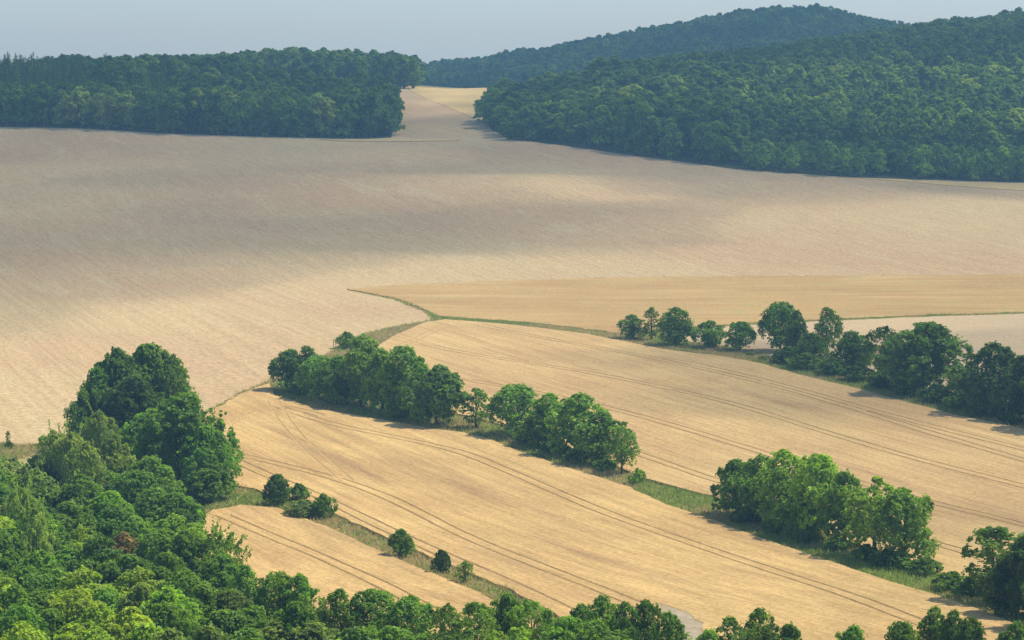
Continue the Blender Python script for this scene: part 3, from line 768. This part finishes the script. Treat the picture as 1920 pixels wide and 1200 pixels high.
# ---- left wood: trees that can be told apart
g7 = 'large trees on the upper edge of the left wood'
for a in [(282, 647, 845, 135, 'dense', 'D', 'tallest dark green tree of the left wood, topmost of its edge'),
          (222, 655, 850, 100, 'dense', 'D', 'dark tree on the left shoulder of the tallest one'),
          (325, 668, 850, 74, 'open', 'D', 'tree with holes in its crown right of the tallest one'),
          (188, 690, 852, 80, 'dense', 'O', 'sloping dark tree with bright left side above the silver trees'),
          (158, 735, 856, 64, 'round', 'O', 'lowest dark tree at the left foot of the tall group'),
          (255, 705, 865, 120, 'dense', 'K', 'very dark tree filling the front of the tall group'),
          (350, 740, 925, 150, 'dense', 'M', 'huge bright broad tree at the right edge of the left wood'),
          (388, 800, 938, 92, 'dense', 'M', 'right flank tree bulging towards the wheat from the left wood'),
          (396, 868, 944, 74, 'dense', 'O', 'lowest tree at the right foot of the huge bright one'),
          (290, 768, 905, 110, 'dense', 'M', 'mid green tree left of the huge bright one')]: tree_at(*a, g7)
g8 = 'grey green trees of the left wood'
for px, top, w, k, lab in [(186, 772, 62, 'willow', 'tallest grey green tree with feathery top in front of the dark group'),
                        (100, 808, 60, 'willow', 'leftmost grey green tree beside the meadow'),
                        (135, 812, 66, 'willow', 'grey green tree second from the meadow'),
                        (160, 830, 70, 'willow', 'grey green tree below the tall feathery one'),
                        (215, 815, 70, 'round', 'dull grey tree between the feathery one and the bright trees'),
                        (38, 915, 62, 'willow', 'pale grey green tree near the left edge in the wood'),
                        (62, 945, 58, 'willow', 'second pale grey green tree near the left edge, below the first')]:
    tree_top(px, top, 11, w, k, 'S' if k == 'willow' else 'G', lab, g8)
named = []
gw = 'crowded trees of the left wood'
for a in [(282, 858, 11, 96, 'dense', 'M', 'smooth rounded crown just left of the huge bright tree foot'),
          (205, 922, 10, 88, 'egg', 'B', 'bright conical crown in the middle of the left wood'),
          (150, 988, 8, 44, 'round', 'Y', 'small yellow green crown in the middle of the left wood'),
          (232, 998, 8, 52, 'sparse', 'R', 'small brown withered crown in the middle of the left wood'),
          (330, 925, 9, 76, 'dense', 'O', 'dark low crown at the wood edge above the tip of the small wheat field'),
          (352, 935, 8, 50, 'round', 'M', 'fresh green crown at the wood edge beside the grass tongue'),
          (300, 992, 9, 74, 'round', 'M', 'round crown at the edge left of the feathery shoots'),
          (345, 994, 9, 60, 'round', 'O', 'darker round crown next to the feathery shoots'),
          (400, 1000, 8.5, 84, 'spray', 'M', 'ragged tree with long feathery shoots against the small wheat field'),
          (418, 1042, 9, 92, 'dense', 'M', 'broad crown below the feathery shoots at the wheat edge'),
          (462, 1062, 9, 60, 'round', 'M', 'crown stepping down along the wheat edge'),
          (520, 1074, 9, 66, 'round', 'M', 'crown with a flat top against the small wheat field'),
          (562, 1078, 9, 62, 'round', 'M', 'last high crown before the gap in the wheat edge'),
          (40, 1168, 9, 90, 'round', 'Y', 'yellow green crown in the bottom left corner')]:
    tree_top(a[0], a[1], a[2] * .78, a[3] * 1.12, *a[4:], gw); named.append((a[0], a[1]))
# ---- row of tree tops along the bottom
gr_ = 'tree tops along the bottom edge'
for px, top, w, k, t, lab in [
  (638, 1106, 74, 'round', 'O', 'dark rounded top left of the pair against the small wheat field'),
  (696, 1106, 82, 'round', 'M', 'bright rounded top right of the pair against the small wheat field'),
  (770, 1120, 82, 'round', 'M', 'flat topped crown below the wheel tracks of the small wheat field'),
  (838, 1134, 56, 'open', 'O', 'low loose crown between two higher tops at the bottom'),
  (892, 1130, 76, 'open', 'M', 'crown just left of the rounded one at the end of the grass strip'),
  (950, 1114, 60, 'dense', 'M', 'neat rounded crown at the end of the grass strip'),
  (992, 1126, 62, 'open', 'B', 'bright loose crown right of the neat rounded one'),
  (1028, 1144, 50, 'open', 'M', 'low crown at the left of the wheat notch'),
  (1062, 1158, 90, 'dense', 'B', 'bright crown in front of the wheat notch at the bottom'),
  (1092, 1134, 60, 'round', 'M', 'crown rising right of the wheat notch'),
  (1130, 1119, 70, 'round', 'M', 'highest crown right of the wheat notch'),
  (1172, 1130, 56, 'round', 'O', 'dark crown beside the highest one'),
  (1212, 1126, 44, 'round', 'D', 'small dark round top just left of the bare soil'),
  (1252, 1150, 62, 'round', 'M', 'crown sloping down beside the bare soil'),
  (1370, 1158, 72, 'open', 'D', 'dark loose crown right of the bare soil'),
  (1425, 1142, 70, 'round', 'D', 'high dark crown right of the bare soil'),
  (1480, 1172, 66, 'round', 'D', 'lower dark crown right of the high dark one'),
  (1600, 1174, 66, 'round', 'M', 'lone mid green top between the two dark groups at the bottom'),
  (1690, 1166, 64, 'round', 'D', 'left crown of the dark group near the lower right corner'),
  (1752, 1140, 56, 'egg', 'D', 'highest pointed crown of the dark group near the lower right corner'),
  (1788, 1146, 50, 'egg', 'D', 'second pointed crown of the dark group near the lower right corner'),
  (1822, 1160, 56, 'round', 'K', 'right crown of the dark group near the lower right corner'),
  (1905, 1168, 66, 'round', 'O', 'crown in the very lower right corner'),
  (1330, 1184, 74, 'dense', 'B', 'bright low crown below the bare soil')]:
    tree_top(px, top, 6.6, w * 1.12, k, t, lab, gr_); named.append((px, top))
# ---- the rest of the left wood and bottom belt, filled in behind and between
wood_px = [(-150, 850), (20, 850), (80, 845), (110, 850), (180, 860), (245, 880), (300, 900), (340, 950), (335, 985), (330, 1010), (380, 1055), (440, 1090), (580, 1110), (600, 1150), (740, 1150), (860, 1168), (1000, 1170), (1110, 1160), (1240, 1175), (1300, 1195), (1420, 1190), (1480, 1200),
           (1560, 1225), (1700, 1195), (1800, 1190), (1860, 1205), (2000, 1200), (2000, 1300), (-150, 1300)]
tone_words = {'D': 'dark green', 'M': 'mid green', 'B': 'bright green', 'Y': 'yellow green', 'S': 'grey green', 'O': 'deep green', 'G': 'dull green'}
kind_words = {'round': 'rounded', 'dense': 'broad', 'egg': 'tapering', 'willow': 'feathery', 'open': 'loose'}
got = list(named); wp = np.array(wood_px, float)
py = 858.0
while py < 1290:
    sp = 46 + (py - 850) * .06
    px = -140 + trng.uniform(0, sp)
    while px < 1990:
        qx, qy = px + trng.uniform(-.28, .28) * sp, py + trng.uniform(-.25, .25) * sp * .55
        if inside(wp, np.array([qx]), np.array([qy]))[0] and all(math.hypot(qx - a, (qy - b) * 1.5) > sp * .66 for a, b in got):
            if qx > 1280: tn = trng.choice('DDKO')
            elif qx > 600: tn = trng.choice('MMBOD')
            elif qy < 960: tn = trng.choice('OGMSM' if qx < 120 else 'OMMBG')
            elif qx < 240: tn = trng.choice('YBMYMO')
            else: tn = trng.choice('MMGMOBY')
            kd = 'willow' if tn == 'S' else trng.choice(['round', 'round', 'dense'])
            if qx > 600 and qy < 1200: kd = trng.choice(['open', 'round'])
            if qx > 600 or qy > 1120: place = 'along the bottom' if qx > 600 else 'low in the left wood'
            elif qy < 960: place = 'in the left wood under the grey trees'
            else: place = 'in the mid left wood'
            part = 'near left edge' if qx < 160 else ('under the huge tree' if qx < 420 else ('below the small wheat field' if qx < 1000 else ('right of the wheat notch' if qx < 1350 else 'near the lower right corner')))
            lab = '%s %s crown %s, %s' % (tone_words.get(tn, 'very dark green'), kind_words[kd], place, part)
            tree_top(qx, qy, trng.uniform(6.2, 8.5) if qx < 600 else 6.5, sp * trng.uniform(1.5, 2.1), kd, tn, lab, gw if qx < 600 else gr_)
            got.append((qx, qy))
        px += sp
    py += sp * .58
print('near trees', len([o for o in COL.objects if o.get('category')]))

# ------------------------------------------------------------------ far woods
frng = np.random.default_rng(21)
def scatter(poly, y0, y1, sp):
    out = []
    for y in np.arange(y0, y1, sp * .9):
        w = .27 * y + 40
        xs = np.arange(-w, w, sp)
        out.append(np.stack([xs + frng.uniform(-.42, .42, len(xs)) * sp, np.full(len(xs), y) + frng.uniform(-.42, .42, len(xs)) * sp], 1))
    p = np.concatenate(out); return p[inside(poly, p[:, 0], p[:, 1])]
fl = scatter(P['wood_left'], 1000, 1740, 7.0)
fl = fl[~((fl[:, 1] > 1265) & (fl[:, 1] < 1436) & (fl[:, 0] > (470 - 960) / FPX * 1350))]
fr = scatter(P['wood_right'], 820, 1830, 7.0)
fh = scatter(P['wood_hill'], 1960, 2450, 8.5)
front = []          # the foremost trees, one object each
def split_front(p, edge_poly, n, where):
    y = p[:, 1]
    d = poly_dist(edge_poly, p[:, 0], p[:, 1])
    pxl, _ = project(p[:, 0], p[:, 1], hz(p[:, 0], p[:, 1]))
    ok = (d < 11) & (pxl > -20) & (pxl < 1940) & (y < 1440)
    # seen from the camera: nothing of the wood in front of it
    idx = np.where(ok)[0]
    keep_ = []
    for i in idx:
        t = np.linspace(.90, .985, 8); qx, qy = p[i, 0] * t, p[i, 1] * t
        if inside(edge_poly, qx, qy).mean() < .4: keep_.append(i)
    keep_ = np.array(keep_)[:n]
    front.extend([(p[i, 0], p[i, 1], where, pxl[i]) for i in keep_])
    m_ = np.ones(len(p), bool); m_[keep_] = False
    return p[m_]
_cd = np.min([np.hypot(fr[:, 0] - a, fr[:, 1] - b) for a, b in dense(corr_right[:4], 3)], axis=0)
fr = fr[_cd > 7]
_px, _ = project(fr[:, 0], fr[:, 1], hz(fr[:, 0], fr[:, 1]))
bigR = (_px < 1390) & (fr[:, 1] < 1330)
fr = fr[~bigR | (frng.uniform(size=len(fr)) < .62)]
fl = split_front(fl, P['wood_left'], 60, 'L')
fr = split_front(fr, P['wood_right'], 75, 'R')
print('far', len(fl), len(fr), len(fh), 'front', len(front))
def conifer(x, y):
    pxl, _ = project(x, y, hz(x, y))
    n = vnoise(x / 40, y / 60, 77)
    return ((pxl < 330) & (y < 1500) & (y > 1140) & (n + (250 - pxl) / 400 > .0)) | ((pxl > 1480) & (pxl < 1680) & (y > 1380) & (y < 1850) & (n > .1)) | ((pxl > 1600) & (n > .55) & (y > 950))
for x, y, where, pxl in front:
    con = bool(conifer(np.array([x]), np.array([y]))[0]) and pxl < 150
    me = trng.choice(SPRI if con else FARI)
    o = bpy.data.objects.new('spruce_tree' if con else 'broadleaf_tree', me); COL.objects.link(o)
    o.location = (x, y, float(hz(x, y))); s = trng.uniform(.8, 1.3) * (.70 if (where == 'R' and pxl > 1380) else (1.05 if where == 'L' else 1.2))
    wd = s * trng.uniform(1.0, 1.25); o.scale = (wd, wd, s); o.rotation_euler = (0, 0, trng.uniform(0, 6.28))
    tn = 'K' if con else trng.choice('DOOKMM' if pxl < 1370 else 'BMMM')
    if where == 'L' and 100 < pxl < 260 or where == 'L' and 590 < pxl < 640: tn = 'S'
    t = TONE[tn]; k = trng.uniform(.85, 1.1); o.color = (t[0] * k, t[1] * k, t[2] * k, 1)
    sz = 'tall' if s > 1.12 else ('low' if s < .85 else ('broad' if wd > 1.12 * s else 'mid height'))
    s *= .74 if (where == 'R' and pxl < 1120) else 1; o.scale = (wd, wd, s)
    TW = {'D': 'dark', 'O': 'deep green', 'K': 'very dark', 'M': 'fresh green', 'B': 'bright green', 'S': 'pale'}
    if where == 'L':
        seg = 'near the left edge' if pxl < 240 else ('mid edge' if pxl < 520 else ('near its right end' if pxl < 700 else 'at the field corridor'))
        o['label'] = '%s in the far left wood edge, %s' % ('dark spruce' if con else ('pale grey ' + sz + ' tree' if tn == 'S' else TW[tn] + ' ' + sz + ' tree'), seg)
        o['group'] = 'front row of the far left wood'
    else:
        seg = 'at the field corridor' if pxl < 1000 else ('along its left third' if pxl < 1250 else ('mid edge' if pxl < 1500 else ('left above the golden strip' if pxl < 1720 else 'right above the golden strip')))
        o['label'] = '%s %s tree in the right wood front row, %s' % (TW[tn], sz, seg)
        o['group'] = 'front row of the far right wood'
    o['category'] = 'tree'
# single tree reaching into the corridor
x_, y_ = corr_right[2]
o = bpy.data.objects.new('broadleaf_tree', FARI[0].copy()); COL.objects.link(o)
x_, y_ = hit(914, 226); o.location = (x_, y_, float(hz(x_, y_))); o.scale = (.9, .9, .95); t = TONE['K']; o.color = (*t, 1)
o['label'] = 'dark tree leaning out of the right wood into the field corridor'; o['category'] = 'tree'
def gn_scatter(name, label, pts, z, protos, choice, scl, rot, kind='stuff'):
    """one object: a cloud of points, a tree mesh on each"""
    me = bpy.data.meshes.new(name)
    me.vertices.add(len(pts)); me.vertices.foreach_set('co', np.column_stack([pts, z]).astype(np.float32).ravel())
    for n_, a_, ty in (('pick', choice, 'INT'), ('rot', rot, 'FLOAT_VECTOR'), ('scl', scl, 'FLOAT_VECTOR')):
        at = me.attributes.new(n_, ty, 'POINT')
        at.data.foreach_set('value' if ty == 'INT' else 'vector', np.asarray(a_, np.int32 if ty == 'INT' else np.float32).ravel())
    o = link(name, me, kind); o['label'] = label
    col = bpy.data.collections.new(name + '_kinds')
    for i, pm in enumerate(protos):
        po = bpy.data.objects.new('kind_%02d' % i, pm); col.objects.link(po)
    ng = bpy.data.node_groups.new(name, 'GeometryNodeTree')
    ng.interface.new_socket('Geometry', in_out='INPUT', socket_type='NodeSocketGeometry')
    ng.interface.new_socket('Geometry', in_out='OUTPUT', socket_type='NodeSocketGeometry')
    N, L = ng.nodes, ng.links
    gi, go = N.new('NodeGroupInput'), N.new('NodeGroupOutput')
    ci = N.new('GeometryNodeCollectionInfo'); ci.inputs[0].default_value = col
    ci.inputs['Separate Children'].default_value = True; ci.inputs['Reset Children'].default_value = True
    ip = N.new('GeometryNodeInstanceOnPoints'); ip.inputs['Pick Instance'].default_value = True
    def attr(n_, ty):
        q = N.new('GeometryNodeInputNamedAttribute'); q.data_type = ty; q.inputs['Name'].default_value = n_; return q.outputs['Attribute']
    L.new(gi.outputs[0], ip.inputs['Points']); L.new(ci.outputs[0], ip.inputs['Instance'])
    L.new(attr('pick', 'INT'), ip.inputs['Instance Index'])
    er = N.new('FunctionNodeEulerToRotation'); L.new(attr('rot', 'FLOAT_VECTOR'), er.inputs[0]); L.new(er.outputs[0], ip.inputs['Rotation'])
    L.new(attr('scl', 'FLOAT_VECTOR'), ip.inputs['Scale'])
    L.new(ip.outputs[0], go.inputs[0])
    md = o.modifiers.new('scatter', 'NODES'); md.node_group = ng
    return o
for pts, nm, lab, s0 in ((fl, 'far_left_woods', 'dense dark mixed wood on the hill left of the field corridor', 1.0), (fr, 'far_right_woods', 'dense green wood covering the hillside right of the field corridor', 1.0), (fh, 'far_hill_woods', 'bluish wood covering the farthest ridge', 1.05)):
    n = len(pts); con = conifer(pts[:, 0], pts[:, 1])
    ch = frng.integers(0, len(FAR), n); ch = np.where(con, len(FAR) + frng.integers(0, len(SPR), n), ch)
    s = s0 * frng.uniform(.72, 1.28, n) * (1 + .10 * vnoise(pts[:, 0] / 25, pts[:, 1] / 25, 9)); wd = s * frng.uniform(.95, 1.3, n)
    pxl, _ = project(pts[:, 0], pts[:, 1], hz(pts[:, 0], pts[:, 1]))
    s = np.where(con, s * .8, s)
    if nm == 'far_right_woods':
        s = np.where((pxl < 1390) & (pts[:, 1] < 1330), s * 1.15, s) * np.where(pxl < 1120, .72, 1); wd = np.where((pxl < 1390) & (pts[:, 1] < 1330), wd * 1.4, wd)
        d = poly_dist(P['wood_right'], pts[:, 0], pts[:, 1]); young = (pxl > 1370) & (d < 42)
        s = np.where(young, s * .62, s); wd = np.where(young, wd * .8, wd)
    scl = np.stack([wd, wd, s], 1); rot = np.zeros((n, 3)); rot[:, 2] = frng.uniform(0, 6.28, n)
    gn_scatter(nm, lab, pts, hz(pts[:, 0], pts[:, 1]) - .2, FAR + SPR, ch, scl, rot)

# ------------------------------------------------------------------ grass tufts on the verges, straw on the crop
def tuft_cloud(name, label, pts, zoff, hgt, blades, spread, mats, msel, width=.07):
    rg = np.random.default_rng(len(pts)); n = len(pts)
    z = hz(pts[:, 0], pts[:, 1]) + zoff
    base = np.repeat(np.column_stack([pts, z]), blades, 0); m_ = len(base)
    base[:, :2] += rg.normal(size=(m_, 2)) * spread * .5
    d = rg.normal(size=(m_, 3)) * np.array([.35, .35, 0]) + np.array([0, 0, 1])
    hh = (np.repeat(hgt * rg.uniform(.5, 1.3, n), blades) * rg.uniform(.6, 1.2, m_))[:, None]
    an = rg.uniform(0, 3.14, m_); w = np.stack([np.cos(an), np.sin(an), np.zeros(m_)], 1) * width
    v = np.stack([base - w, base + w, base + d * hh], 1).reshape(-1, 3)
    me = mesh_np(name, v, np.arange(m_ * 3).reshape(-1, 3), mats, np.repeat(msel, blades))
    o = link(name, me, 'stuff'); o['label'] = label; return o
def pick_pts(idx_reg, y0, y1, dens):
    """random points on the chosen ground faces"""
    f = F[np.isin(reg, idx_reg)]; a, b, c = V2[f[:, 0]], V2[f[:, 1]], V2[f[:, 2]]
    ce_ = (a + b + c) / 3; ok = (ce_[:, 1] > y0) & (ce_[:, 1] < y1) & (np.abs(ce_[:, 0]) < .225 * ce_[:, 1] + 6)
    a, b, c = a[ok], b[ok], c[ok]
    ar = np.abs((b - a)[:, 0] * (c - a)[:, 1] - (b - a)[:, 1] * (c - a)[:, 0]) / 2
    n = int(ar.sum() * dens); k = frng.choice(len(ar), n, p=ar / ar.sum())
    u, v_ = frng.uniform(size=(2, n)); fl_ = u + v_ > 1; u[fl_], v_[fl_] = 1 - u[fl_], 1 - v_[fl_]
    return a[k] + (b[k] - a[k]) * u[:, None] + (c[k] - a[k]) * v_[:, None], VS[f[ok][k]].max(1)
gv, _ = pick_pts([-1, order.index('left_meadow')], 235, 700, 2.6)
nw = inside(P['near_wood'], gv[:, 0], gv[:, 1]); gv = gv[~nw]
print('verge', len(gv))
if len(gv) > 42000: gv = gv[frng.choice(len(gv), 42000, replace=False)]
gpx, gpy = project(gv[:, 0], gv[:, 1], hz(gv[:, 0], gv[:, 1]))
bias = np.where((gpx > 1180) & (gpy > 880), .45, np.where((gpx > 590) & (gpy > 900), -.35, np.where(gpy < 680, .0, -.1)))
dry = (vnoise(gv[:, 0] / 9, gv[:, 1] / 12, 15) + frng.normal(0, .35, len(gv)) > -.05 + bias).astype(int)
tuft_cloud('verge_grass', 'rough half dry grass on the verges between the fields', gv, -.02, .62, 7, .7, [M['blade_green'], M['blade_dry']], dry, .10)

# a bird in flight before the right wood, and two old posts by the small round bush
def bird():
    v, f = [], []
    n = 7
    for k in range(n):                                   # body: beak to tail
        t = k / (n - 1); y = .34 - .72 * t; r = (.012, .045, .075, .085, .07, .04, .05)[k]; hgt = r * (.9 if k < 6 else .2)
        for j in range(8):
            a = 2 * math.pi * j / 8; v.append((r * math.cos(a), y, hgt * math.sin(a)))
    for k in range(n - 1):
        for j in range(8): f.append((k * 8 + j, k * 8 + (j + 1) % 8, k * 8 + 8 + (j + 1) % 8, k * 8 + 8 + j))
    for s in (-1, 1):                                    # wings: swept, raised, tapering, with thickness
        for top in (0, 1):
            b = len(v)
            for x, yl, yt, z in ((.04, .16, -.12, .02), (.28, .20, -.10, .10), (.50, .12, -.10, .15), (.72, -.02, -.10, .13)):
                v.extend([(s * x, yl, z + .012 * top), (s * x, yt, z + .012 * top)])
            for q in range(3): f.append((b + q * 2, b + q * 2 + 1, b + q * 2 + 3, b + q * 2 + 2))
    return mesh_np('bird', v, f, [M['bird']], None, None, True)
M['bird'] = plain('dark_feathers', (.018, .018, .02), (.03, .03, .032))
d_ = ray(1114, 153); o = link('bird', bird()); o.location = (d_[0] * 520, 520, HCAM + d_[2] * 520); o.rotation_euler = (R(10), R(35), R(70))
o['label'] = 'tiny dark bird in flight before the right wood'; o['category'] = 'bird'
for px_, py_, h_, lab in ((625, 650, 1.7, 'left one of two thin old posts beside the small round bush'), (636, 648, 1.6, 'right one of two thin old posts beside the small round bush')):
    tv, tf = tube((0, 0, -.4), (.06, .03, h_), .11, .08, 7, n=3)
    top = len(tv); tf = np.concatenate([tf, [[top - 7, top - 6, top - 5, top - 4], [top - 7, top - 4, top - 3, top - 1], [top - 3, top - 2, top - 1, top - 1]][:2]])
    o = link('fence_post', mesh_np('fence_post', tv, tf, [M['wood_post']])); x, y = hit(px_, py_); o.location = (x, y, float(hz(x, y)))
    o['label'] = lab; o['category'] = 'fence post'; o['group'] = 'old fence posts'
wi = [order.index(q) for q in ('wheat_mid', 'wheat_small', 'wheat_right')]
# ------------------------------------------------------------------ air
hv = [(x, y, z) for z in (-90.0, 128.0) for y in (-3300, 4600) for x in (-3900, 3900)]
hf = [(0, 2, 3, 1), (4, 5, 7, 6), (0, 1, 5, 4), (2, 6, 7, 3), (0, 4, 6, 2), (1, 3, 7, 5)]
link('haze', mesh_np('haze', hv, hf, [M['haze']]), 'stuff')
